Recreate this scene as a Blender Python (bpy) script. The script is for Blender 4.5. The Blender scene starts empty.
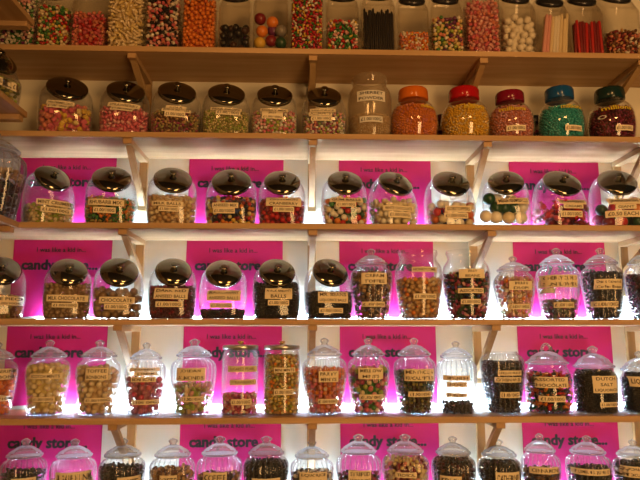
import bpy, bmesh, math, random
import numpy as np
from mathutils import Vector, Matrix
from mathutils.bvhtree import BVHTree

rng = np.random.default_rng(7)
random.seed(7)
sc = bpy.context.scene
COL = sc.collection

# ------------------------------------------------------------------ camera
F = 605.0
PITCH, YAW, ROLL = 0.1585, 0.0322, -0.0004
Z0 = 2.85                                   # height of the frame of reference of the shelving
CAM = np.array([-0.045, -2.575, -1.486 + Z0])
D = 0.290                                   # shelf depth
T = 0.0227                                  # board thickness
S = 0.36                                    # shelf spacing


def axes(p, yaw, roll):
    cy, sy, cp, sp = math.cos(yaw), math.sin(yaw), math.cos(p), math.sin(p)
    fwd = np.array([sy * cp, cy * cp, sp])
    right = np.array([cy, -sy, 0.0])
    up = np.cross(right, fwd)
    cr, sr = math.cos(roll), math.sin(roll)
    return cr * right + sr * up, -sr * right + cr * up, fwd


RT, UP, FW = axes(PITCH, YAW, ROLL)


def at(px, py, Y):
    """world point on the vertical plane y = Y that the photo shows at px, py"""
    d = FW + RT * (px - 320) / F - UP * (py - 240) / F
    t = (Y - CAM[1]) / d[1]
    return CAM + d * t


def depth(P):
    return float((np.array(P) - CAM) @ FW)


cam = bpy.data.cameras.new('camera')
cam.sensor_width = 36.0
cam.lens = F / 640 * 36.0
cam.clip_start = 0.02
co = bpy.data.objects.new('camera', cam)
COL.objects.link(co)
co.matrix_world = Matrix(((RT[0], UP[0], -FW[0], CAM[0]), (RT[1], UP[1], -FW[1], CAM[1]), (RT[2], UP[2], -FW[2], CAM[2]), (0, 0, 0, 1)))
sc.camera = co


def shelf_bottom(k):
    return Z0 - S * k + DZ.get(k, 0)


DZ = {1: -0.002, 2: 0.0015, 3: 0.001, 4: -0.002, 5: 0.0, 6: 0.0}


def shelf_top(k):
    return shelf_bottom(k) + T


# ------------------------------------------------------------------ materials
MATS = {}


def principled(name, color, rough=0.5, metal=0.0, spec=0.5, **kw):
    if name in MATS:
        return MATS[name]
    m = bpy.data.materials.new(name)
    m.use_nodes = True
    b = m.node_tree.nodes['Principled BSDF']
    b.inputs['Base Color'].default_value = (*color, 1)
    b.inputs['Roughness'].default_value = rough
    b.inputs['Metallic'].default_value = metal
    b.inputs['Specular IOR Level'].default_value = spec
    for k, v in kw.items():
        b.inputs[k].default_value = v
    MATS[name] = m
    return m


def noisy(name, c1, c2, scale, rough=0.5, stretch=(1, 1, 1), detail=4, spec=0.4, metal=0.0, bump=0.0):
    if name in MATS:
        return MATS[name]
    m = principled(name, c1, rough, metal, spec)
    nt = m.node_tree
    b = nt.nodes['Principled BSDF']
    tc = nt.nodes.new('ShaderNodeTexCoord')
    mp = nt.nodes.new('ShaderNodeMapping')
    mp.inputs['Scale'].default_value = stretch
    nz = nt.nodes.new('ShaderNodeTexNoise')
    nz.inputs['Scale'].default_value = scale
    nz.inputs['Detail'].default_value = detail
    rp = nt.nodes.new('ShaderNodeValToRGB')
    rp.color_ramp.elements[0].position = 0.3
    rp.color_ramp.elements[1].position = 0.7
    rp.color_ramp.elements[0].color = (*c1, 1)
    rp.color_ramp.elements[1].color = (*c2, 1)
    nt.links.new(tc.outputs['Object'], mp.inputs['Vector'])
    nt.links.new(mp.outputs['Vector'], nz.inputs['Vector'])
    nt.links.new(nz.outputs['Fac'], rp.inputs['Fac'])
    nt.links.new(rp.outputs['Color'], b.inputs['Base Color'])
    if bump:
        bp = nt.nodes.new('ShaderNodeBump')
        bp.inputs['Strength'].default_value = bump
        bp.inputs['Distance'].default_value = 0.003
        nt.links.new(nz.outputs['Fac'], bp.inputs['Height'])
        nt.links.new(bp.outputs['Normal'], b.inputs['Normal'])
    return m


def clear_glass(name, tint=(0.988, 0.992, 0.992), haze=0.014, edge=0.28, refl=1.0, haze_col=(0.85, 0.86, 0.88), refract=0.0):
    """glass wall: lets light straight through (or bends it, for thick lids), mirrors more towards its edges, where milky colour imitates a glow"""
    if name in MATS:
        return MATS[name]
    m = bpy.data.materials.new(name)
    m.use_nodes = True
    nt = m.node_tree
    nt.nodes.clear()
    N = nt.nodes.new
    L = nt.links.new
    out = N('ShaderNodeOutputMaterial')
    tr = N('ShaderNodeBsdfTransparent')
    tr.inputs[0].default_value = (*tint, 1)
    through = tr.outputs[0]
    if refract:
        rf = N('ShaderNodeBsdfRefraction')
        rf.inputs['Color'].default_value = (*tint, 1)
        rf.inputs['Roughness'].default_value = 0.03
        rf.inputs['IOR'].default_value = 1.42
        mr = N('ShaderNodeMixShader')
        mr.inputs[0].default_value = refract
        L(tr.outputs[0], mr.inputs[1]); L(rf.outputs[0], mr.inputs[2])
        through = mr.outputs[0]
    gl = N('ShaderNodeBsdfGlossy')
    gl.inputs['Color'].default_value = (1, 1, 1, 1)
    gl.inputs['Roughness'].default_value = 0.06
    df = N('ShaderNodeBsdfDiffuse'); df.inputs[0].default_value = (*haze_col, 1)
    tl = N('ShaderNodeBsdfTranslucent'); tl.inputs[0].default_value = (*haze_col, 1)
    hz = N('ShaderNodeMixShader'); hz.inputs[0].default_value = 0.6
    L(df.outputs[0], hz.inputs[1]); L(tl.outputs[0], hz.inputs[2])
    lw = N('ShaderNodeLayerWeight'); lw.inputs['Blend'].default_value = 0.5

    def curve(p, a, b):
        pw = N('ShaderNodeMath'); pw.operation = 'POWER'; pw.inputs[1].default_value = p
        ma = N('ShaderNodeMath'); ma.operation = 'MULTIPLY_ADD'
        ma.inputs[1].default_value = a; ma.inputs[2].default_value = b
        L(lw.outputs['Facing'], pw.inputs[0]); L(pw.outputs[0], ma.inputs[0])
        return ma.outputs[0]
    mx0 = N('ShaderNodeMixShader'); mx = N('ShaderNodeMixShader')
    L(curve(2.2, edge, haze), mx0.inputs[0])  # pale haze grows at grazing angles, standing in for backlit glow
    L(curve(4.5, 0.7 * refl, 0.024 * refl), mx.inputs[0])
    L(through, mx0.inputs[1]); L(hz.outputs[0], mx0.inputs[2])
    L(mx0.outputs[0], mx.inputs[1]); L(gl.outputs[0], mx.inputs[2])
    L(mx.outputs[0], out.inputs['Surface'])
    MATS[name] = m
    return m


def emitter(name, col, strength):
    m = bpy.data.materials.new(name)
    m.use_nodes = True
    nt = m.node_tree
    nt.nodes.clear()
    out = nt.nodes.new('ShaderNodeOutputMaterial')
    e = nt.nodes.new('ShaderNodeEmission')
    e.inputs[0].default_value = (*col, 1)
    e.inputs[1].default_value = strength
    nt.links.new(e.outputs[0], out.inputs['Surface'])
    return m


PINE = noisy('pine', (0.43, 0.25, 0.105), (0.58, 0.37, 0.19), 3.0, 0.5, (0.7, 9, 9), 6, 0.3)
PINE_V = noisy('pine_upright', (0.41, 0.245, 0.10), (0.53, 0.335, 0.155), 3.0, 0.5, (9, 9, 0.9), 5, 0.3)
PINE_D = noisy('pine_side', (0.39, 0.225, 0.095), (0.52, 0.325, 0.16), 3.0, 0.5, (9, 0.7, 9), 5, 0.3)
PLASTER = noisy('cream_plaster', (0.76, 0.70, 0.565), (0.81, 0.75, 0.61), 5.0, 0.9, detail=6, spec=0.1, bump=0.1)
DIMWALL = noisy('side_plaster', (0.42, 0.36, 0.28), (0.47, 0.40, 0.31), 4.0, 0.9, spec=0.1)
FLOORM = noisy('floor_boards', (0.10, 0.06, 0.035), (0.15, 0.09, 0.05), 2.0, 0.5, (12, 1, 1))
CEILM = noisy('ceiling_paint', (0.06, 0.05, 0.045), (0.07, 0.06, 0.05), 3.0, 0.9)
PINK = noisy('pink_paper', (0.50, 0.010, 0.135), (0.54, 0.014, 0.155), 6.0, 0.55, spec=0.3)
INK = principled('black_ink', (0.015, 0.012, 0.012), 0.6)
LINK = principled('faded_ink', (0.09, 0.06, 0.035), 0.7)
PAPER = principled('kraft_paper', (0.86, 0.72, 0.49), 0.8, spec=0.2)
PAPER_W = principled('white_paper', (0.72, 0.66, 0.56), 0.8, spec=0.2)
YELLOW_INK = principled('yellow_print', (0.75, 0.55, 0.03), 0.5)
CHROME = principled('chrome', (0.27, 0.25, 0.195), 0.10, 1.0)
DARKLID = principled('dark_lid', (0.05, 0.045, 0.045), 0.25, 0.6)
ALU = principled('brushed_lid', (0.62, 0.60, 0.56), 0.3, 1.0)
GOLD = principled('gold_knob', (0.75, 0.5, 0.15), 0.25, 1.0)
GLASS = clear_glass('jar_glass')
LIDGLASS = clear_glass('lid_glass', (0.95, 0.97, 0.97), 0.18, 0.5, 1.4, refract=0.25)
RIB_GLINT = clear_glass('rib_glint_glass', (0.93, 0.95, 0.96), 0.20, 0.5, 1.6)  # milky strips imitate bright lines of light bent by the ribs
FROST = clear_glass('dusty_glass', (0.97, 0.95, 0.92), 0.015, 0.15, haze_col=(0.6, 0.5, 0.38))
DUSTY = clear_glass('powder_dusted_glass', (0.93, 0.90, 0.86), 0.16, 0.3, haze_col=(0.75, 0.66, 0.5))
BLUEGLASS = clear_glass('bluish_glass', (0.88, 0.90, 0.96), 0.03, 0.3, haze_col=(0.6, 0.65, 0.85))
PLAST = clear_glass('clear_plastic', (0.985, 0.985, 0.985), 0.006, 0.06, 1.5)

CC = dict(pink=(.66, .13, .17), hotpink=(.62, .05, .12), palepink=(.74, .36, .34), yellow=(.72, .46, .06), paleyellow=(.74, .58, .24),
          cream=(.78, .64, .40), white=(.80, .74, .62), red=(.50, .012, .014), dkred=(.20, .006, .014), maroon=(.085, .006, .010),
          orange=(.76, .22, .025), dkorange=(.58, .12, .012), green=(.035, .20, .035), dkgreen=(.012, .06, .022), lime=(.34, .42, .06),
          olive=(.30, .25, .06), black=(.010, .008, .009), brown=(.16, .065, .022), dkbrown=(.045, .016, .009), tan=(.48, .27, .10),
          choc=(.26, .15, .07), bronze=(.42, .27, .12), blue=(.03, .07, .26), purple=(.14, .02, .11), teal=(.03, .40, .36), lightteal=(.10, .50, .44), gold=(.85, .50, .03), grey=(.22, .20, .18),
          plum=(.33, .035, .10), mauve=(.46, .13, .20), salmon=(.68, .22, .14), lightblue=(.3, .42, .5), beige=(.62, .43, .22), moss=(.11, .11, .03))


def candy(c, gloss=0.3):
    if c in ('bronze', 'choc'):
        return principled('candy_' + c, CC[c], 0.25, 0.15, 0.6)
    return principled('candy_' + c, CC[c], gloss)


# ------------------------------------------------------------------ mesh helpers
class MB:
    def __init__(s):
        s.V, s.Fc, s.M, s.n = [], [], [], 0
        s.smooth = []

    def add(s, v, f, m=0, smooth=True):
        v = np.asarray(v, float)
        s.V.append(v)
        for q in f:
            s.Fc.append([i + s.n for i in q])
            s.M.append(m)
            s.smooth.append(smooth)
        s.n += len(v)

    def box(s, lo, hi, m=0, rot=None, org=None):
        (a, b, c), (d, e, g) = lo, hi
        v = np.array([(a, b, c), (d, b, c), (d, e, c), (a, e, c), (a, b, g), (d, b, g), (d, e, g), (a, e, g)], float)
        s.add(v, [(3, 2, 1, 0), (4, 5, 6, 7), (0, 1, 5, 4), (1, 2, 6, 5), (2, 3, 7, 6), (3, 0, 4, 7)], m, False)

    def hexa(s, v, m=0):
        s.add(v, [(3, 2, 1, 0), (4, 5, 6, 7), (0, 1, 5, 4), (1, 2, 6, 5), (2, 3, 7, 6), (3, 0, 4, 7)], m, False)

    def grid(s, rings, m=0, cap0=True, cap1=True, smooth=True, rib=None):
        """closed rings stacked into a skin"""
        n = len(rings[0])
        v = np.vstack(rings)
        f = []
        for k in range(len(rings) - 1):
            for i in range(n):
                j = (i + 1) % n
                f.append((k * n + i, k * n + j, (k + 1) * n + j, (k + 1) * n + i))
        if cap0:
            f.append(tuple(range(n - 1, -1, -1)))
        if cap1:
            f.append(tuple((len(rings) - 1) * n + i for i in range(n)))
        s.add(v, f, m, smooth)
        if rib:
            per, k0, k1 = rib
            for k in range(k0, k1):
                for i in range(0, n, per):
                    s.M[len(s.M) - len(f) + k * n + i] = 1

    def build(s, name, mats, parent=None, loc=None):
        me = bpy.data.meshes.new(name)
        me.from_pydata(np.vstack(s.V).tolist(), [], s.Fc)
        for m in (mats if isinstance(mats, (list, tuple)) else [mats]):
            me.materials.append(m)
        me.polygons.foreach_set('material_index', s.M)
        me.polygons.foreach_set('use_smooth', s.smooth)
        me.update()
        return link(name, me, parent, loc)


def link(name, me, parent=None, loc=None):
    o = bpy.data.objects.new(name, me)
    COL.objects.link(o)
    if parent is not None:
        o.parent = parent
    if loc is not None:
        o.location = loc
    return o


def tag(o, label, cat, group=None, kind=None):
    o['label'] = label
    o['category'] = cat
    if group:
        o['group'] = group
    if kind:
        o['kind'] = kind
    return o


def empty(name, loc):
    o = bpy.data.objects.new(name, None)
    o.empty_display_size = 0.05
    COL.objects.link(o)
    o.location = loc
    return o


def struct(o):
    o['kind'] = 'structure'
    return o


def bevel(o, w, seg=2):
    md = o.modifiers.new('bevel', 'BEVEL')
    md.width = w
    md.segments = seg
    md.limit_method = 'ANGLE'
    return o


# ------------------------------------------------------------------ text
_tc = {}


def text_mesh(s):
    """verts (u, v in 0..1 of the text's own box), faces, aspect"""
    if s in _tc:
        return _tc[s]
    cu = bpy.data.curves.new('t', 'FONT')
    cu.body = s
    cu.align_x = 'CENTER'
    cu.resolution_u = 2
    cu.offset = 0.018
    o = bpy.data.objects.new('t', cu)
    COL.objects.link(o)
    dg = bpy.context.evaluated_depsgraph_get()
    me = bpy.data.meshes.new_from_object(o.evaluated_get(dg))
    v = np.array([tuple(x.co)[:2] for x in me.vertices])
    f = [tuple(p.vertices) for p in me.polygons]
    bpy.data.objects.remove(o)
    bpy.data.curves.remove(cu)
    bpy.data.meshes.remove(me)
    lo, hi = v.min(0), v.max(0)
    _tc[s] = ((v - (lo + hi) / 2), f, hi - lo)
    return _tc[s]


# ------------------------------------------------------------------ the setting
XL, XR = -1.43, 2.0
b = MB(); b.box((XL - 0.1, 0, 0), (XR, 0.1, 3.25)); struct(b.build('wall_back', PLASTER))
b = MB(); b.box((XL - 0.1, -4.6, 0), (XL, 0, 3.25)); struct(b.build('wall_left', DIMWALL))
b = MB(); b.box((XL - 0.1, -4.6, -0.1), (XR, 0.1, 0)); struct(b.build('floor', FLOORM))
b = MB(); b.box((XL - 0.1, -4.6, 3.25), (XR, 0.1, 3.35)); struct(b.build('ceiling', CEILM))

ORD = {1: 'top', 2: 'second', 3: 'third', 4: 'fourth', 5: 'fifth', 6: 'lowest'}
for k in range(1, 7):
    b = MB()
    b.box((XL, -D, shelf_bottom(k)), (XR, 0, shelf_top(k)))
    o = bevel(b.build('shelf_board', PINE), 0.002)
    tag(o, {1: 'topmost long pine shelf board carrying square candy jars', 2: 'second long pine shelf board, chrome lidded jars and plastic screw cap jars on it',
            3: 'third long pine shelf board, row of chrome lidded slant jars on it', 4: 'fourth long pine shelf board, slant jars left and urn jars right',
            5: 'fifth long pine shelf board, full row of glass lidded urn jars', 6: 'lowest long pine shelf board under the ribbed urn jars'}[k], 'shelf', 'long pine shelves')

# brackets: arm under the board, upright on the wall, slanting brace between
BX = [at(126, 145, -D)[0], at(313, 145, -D)[0], at(489, 145, -D)[0], at(652, 145, -D)[0]]
BN = ['first bracket column from the left', 'second bracket column, near the middle', 'third bracket column from the left', 'bracket column at the right edge']
for k in range(1, 6):
    zb = shelf_bottom(k)
    for i, x in enumerate(BX):
        r = empty('shelf_bracket', (x, 0, zb))
        tag(r, f'pine bracket under the {ORD[k]} shelf, {BN[i]}', 'bracket', 'pine shelf brackets')
        w = 0.017
        b = MB(); b.box((-w, -D + 0.012, -0.022), (w, -0.001, -0.0005)); bevel(b.build('arm', PINE_D, r), 0.0015)
        b = MB(); b.box((-w, -0.021, -0.235), (w, -0.0008, -0.0225)); bevel(b.build('upright', PINE_V, r), 0.0015)
        b = MB()
        y0, y1, z0, z1 = -D + 0.035, -0.0215, -0.0225, {1: -0.115, 3: -0.15}.get(k, -0.215)
        w2 = 0.012
        b.hexa([(-w2, y0 - .002, z0), (w2, y0 - .002, z0), (w2, y0 + .028, z0), (-w2, y0 + .028, z0),
                (-w2, y1, z1), (w2, y1, z1), (w2, y1, z1 + .032), (-w2, y1, z1 + .032)])
        b.build('brace', PINE_V, r)

# light strips at the back of the lit shelves
LED = emitter('led_light', (0.82, 1.14, 1.50), 108.0)
for k in (3, 4, 5, 6):
    z = shelf_top(k)
    r = empty('light_strip', (0, -0.03, z))
    tag(r, f'thin white light strip lying along the back of the {ORD[k]} shelf', 'light strip', 'shelf light strips')
    b = MB(); b.box((XL + 0.3, -0.008, 0), (XR - 0.3, 0.008, 0.004)); b.build('strip_base', ALU, r)
    b = MB(); b.box((XL + 0.3, -0.006, 0.004), (XR - 0.3, 0.006, 0.009)); b.build('diffuser', LED, r)

# pink posters
PX = [(-1.257, -0.846), (-0.532, -0.122), (0.121, 0.527), (0.876, 1.280)]
PN = ['leftmost column', 'second column from the left', 'third column from the left', 'rightmost column']


def put_text(mb, s, cx, cz, w, h, y, m=1):
    v, f, d = text_mesh(s)
    sx, sz = w / d[0], h / d[1]
    P = np.stack([cx + v[:, 0] * sx, np.full(len(v), y), cz + v[:, 1] * sz], 1)
    mb.add(P, f, m, False)


for k in (2, 3, 4, 5):
    for i, (x0, x1) in enumerate(PX):
        zt = shelf_bottom(k) - 0.001
        zb = shelf_top(k + 1) + 0.016
        nx, nz = 16, 10
        b = MB()
        V, Fq = [], []
        ph = rng.uniform(0, 6, 3)
        for side, off in ((0, 0.0), (1, 0.0012)):
            for j in range(nz + 1):
                for q in range(nx + 1):
                    u, v = q / nx, j / nz
                    wv = 0.0014 * (math.sin(5 * u + ph[0]) + math.sin(4 * v + 3 * u + ph[1])) + 0.0035
                    V.append(((u - .5) * (x1 - x0), -wv + off, zt - v * (zt - zb) + (0.0025 * math.sin(16 * u + ph[2]) if j == nz else 0) - zt))
        n1 = (nx + 1) * (nz + 1)
        for j in range(nz):
            for q in range(nx):
                a = j * (nx + 1) + q
                Fq.append((a, a + nx + 1, a + nx + 2, a + 1))
                Fq.append((n1 + a, n1 + a + 1, n1 + a + nx + 2, n1 + a + nx + 1))
        b.add(V, Fq, 0)
        put_text(b, 'I was like a kid in...', -0.005, -0.042, 0.205, 0.020, -0.0072)
        for dx, dz in ((0, 0), (0.0028, 0.0006), (0.0014, -0.0018), (0.0036, -0.001)):
            put_text(b, 'candy store...', -0.01 + dx, -0.112 + dz, 0.315, 0.056, -0.0072 - dx * .05)
        o = b.build('poster', [PINK, INK], None, ((x0 + x1) / 2, 0, zt))
        tag(o, f'pink paper poster with black lettering between {ORD[k]} and {ORD[k + 1]} shelf, {PN[i]}', 'poster', 'pink wall posters')

# left-hand shelving along the side wall
LX = at(19, 225, -D)[0]
for nm, zz, y1, lab in (('a', shelf_top(1) + 0.075, -D - .002, 'pine side shelf at the upper left corner, top of the side shelves'),
                        ('b', shelf_top(2) + 0.050, -D - .002, 'pine side shelf at the left edge under the yawing glass jar'),
                        ('c', shelf_top(3) - 0.0235, -D - .002, 'pine side shelf at the left edge under the big bluish ribbed jar')):
    b = MB(); b.box((XL, -1.5, zz), (LX, y1, zz + T))
    if nm == 'b':
        lab = 'pine side shelf at the left edge under the green sweets jar'
    o = bevel(b.build('side_shelf', PINE_D), 0.002)
    tag(o, lab, 'shelf', 'side shelves at the left')
    r = empty('side_shelf_bracket', (XL, -D - 0.03, zz))
    tag(r, f'pine bracket holding the side shelf level with the {ORD["abc".index(nm) + 1]} shelf', 'bracket', 'side shelf brackets')
    b = MB(); b.box((0.001, -.018, -0.022), (LX - XL - 0.01, .018, -0.0005)); bevel(b.build('arm', PINE, r), 0.0015)
    b = MB(); b.box((0.001, -.018, -0.22), (0.021, .018, -0.0225)); bevel(b.build('upright', PINE_V, r), 0.0015)

# ------------------------------------------------------------------ jars
def crom(P, t):
    """Catmull-Rom through the rows of P at parameter t in 0..len-1"""
    n = len(P)
    i = min(int(t), n - 2)
    u = t - i
    p0, p1, p2, p3 = P[max(i - 1, 0)], P[i], P[i + 1], P[min(i + 2, n - 1)]
    return 0.5 * (2 * p1 + (p2 - p0) * u + (2 * p0 - 5 * p1 + 4 * p2 - p3) * u * u + (3 * p1 - p0 - 3 * p2 + p3) * u ** 3)


def ring(c, tilt, rx, ry, ex, n, flute=0.0, ribs=24, yaw=0.0):
    a = np.linspace(0, 2 * math.pi, n, endpoint=False)
    ca, sa = np.cos(a), np.sin(a)
    k = (np.abs(ca) ** ex + np.abs(sa) ** ex) ** (-1.0 / ex)
    k = k * (1 + flute * np.cos(ribs * a))
    x, y = rx * ca * k, ry * sa * k
    ct, st = math.cos(tilt), math.sin(tilt)
    P = np.stack([x, c[0] + y * ct, c[1] + y * st], 1)
    if yaw:
        P = rotz(P, yaw)
    return P


def rotz(P, a):
    c, s = math.cos(a), math.sin(a)
    P = np.asarray(P, float)
    return np.stack([P[..., 0] * c - P[..., 1] * s, P[..., 0] * s + P[..., 1] * c, P[..., 2]], -1)


# key rows: centre y, centre z, tilt (deg), rx, ry, exponent, flute (all for a jar of radius 1)
SLANT = np.array([(0, 0.0, 0, .84, .82, 4.0, 0), (0, .03, 0, .91, .88, 4.0, 0), (0, .30, 0, .965, .93, 3.6, 0), (0, .70, 0, 1.0, .96, 3.2, 0),
                  (0, 1.05, 12, 1.0, .97, 2.9, 0), (-.03, 1.30, 28, .99, .95, 2.6, 0), (-.10, 1.48, 41, .95, .90, 2.3, 0),
                  (-.19, 1.59, 51, .86, .84, 2.0, 0), (-.275, 1.665, 52, .74, .74, 2.0, 0), (-.32, 1.70, 52, .70, .70, 2.0, 0)])
SQUARE = np.array([(0, 0.0, 0, .97, 1.07, 8.0, 0), (0, .03, 0, .995, 1.115, 8.0, 0), (0, .8, 0, 1.0, 1.12, 8.0, 0), (0, 1.5, 3, 1.0, 1.12, 8.0, 0),
                   (-.02, 2.0, 14, 1.0, 1.12, 8.0, 0), (-.08, 2.35, 32, .99, 1.08, 6.0, 0), (-.20, 2.55, 45, .93, .97, 4.0, 0), (-.28, 2.64, 45, .80, .80, 2.0, 0)])


def rev(prof, ex=2.0):
    return np.array([(0, z, 0, r, r, ex, fl) for z, r, fl in prof])


fl = 0.026
URN = rev([(0, .72, 0), (.02, .77, 0), (.2, .80, fl), (.9, .905, fl), (1.5, .99, fl), (1.80, 1.0, fl), (2.03, .97, fl), (2.19, .87, fl * .6), (2.28, .75, 0), (2.36, .72, 0)])
URN_PLAIN = URN.copy(); URN_PLAIN[:, 6] = 0
URNW = rev([(0, .70, 0), (.02, .75, 0), (.3, .78, fl), (1.0, .90, fl), (1.55, .99, fl), (1.85, .98, fl), (2.08, .86, fl * .7), (2.2, .74, 0), (2.28, .73, 0)])
WIDE = rev([(0, .74, 0), (.02, .79, 0), (.5, .86, 0), (1.3, .97, 0), (1.75, 1.0, 0), (2.08, .95, 0), (2.27, .84, 0), (2.36, .785, 0), (2.48, .78, 0), (2.60, .83, 0), (2.72, .82, 0)])
TALL = rev([(0, .78, 0), (.02, .84, 0), (.5, .95, 0), (1.4, 1.0, 0), (1.95, .98, 0), (2.15, .90, 0), (2.28, .80, 0), (2.36, .77, 0), (2.5, .78, 0), (2.60, .83, 0), (2.72, .81, 0)])
CYL = rev([(0, .93, 0), (.03, .98, 0), (.5, 1.0, 0), (2.6, 1.0, 0), (3.0, .99, 0), (3.25, .93, 0), (3.35, .90, 0), (3.6, .90, 0)])
FAT = rev([(0, .88, 0), (.03, .94, 0), (.3, .98, 0), (.9, 1.0, 0), (1.3, .98, 0), (1.48, .9, 0), (1.56, .84, 0), (1.66, .83, 0)])
BULB = rev([(0, .66, 0), (.03, .74, 0), (.25, .9, 0), (.68, 1.0, 0), (1.08, .97, 0), (1.38, .84, 0), (1.55, .66, 0), (1.62, .56, 0), (1.70, .535, 0)])
LIDS_AT = {'URN': 2.36, 'URNW': 2.28, 'FAT': 1.66, 'CYL': 3.6}
SHAPES = dict(SLANT=SLANT, SQUARE=SQUARE, URN=URN, URN_PLAIN=URN_PLAIN, URNW=URNW, WIDE=WIDE, TALL=TALL, CYL=CYL, FAT=FAT, BULB=BULB)


def key_rings(shape, R, H, n, m, yaw, inset=0.0):
    """R scales across, H scales up"""
    K = SHAPES[shape].copy()
    out = []
    for t in np.linspace(0, len(K) - 1, m):
        q = crom(K, t)
        out.append(ring((q[0] * R, q[1] * H), math.radians(q[2]), max(q[3] * R - inset, .004), max(q[4] * R - inset, .004), max(q[5], 2.0), n, q[6], 24, yaw))
    return out


def lathe(mb, prof, n=40, m=0, c=(0, 0, 0), tilt=0.0, yaw=0.0, ex=2.0, flute=0.0, ribs=12, cap0=True, cap1=True):
    """prof: (z, r) pairs along an axis leaning forward by tilt"""
    rs = []
    ct, st = math.cos(tilt), math.sin(tilt)
    for z, r in prof:
        P = ring((0, 0), 0, r, r, ex, n, flute, ribs)
        P[:, 2] = z
        Q = np.stack([P[:, 0], P[:, 1] * ct - P[:, 2] * st, P[:, 1] * st + P[:, 2] * ct], 1)
        rs.append(rotz(Q + np.array([0, c[0], c[1]]), yaw))
    mb.grid(rs, m, cap0, cap1)


class Jar:
    pass


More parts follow.
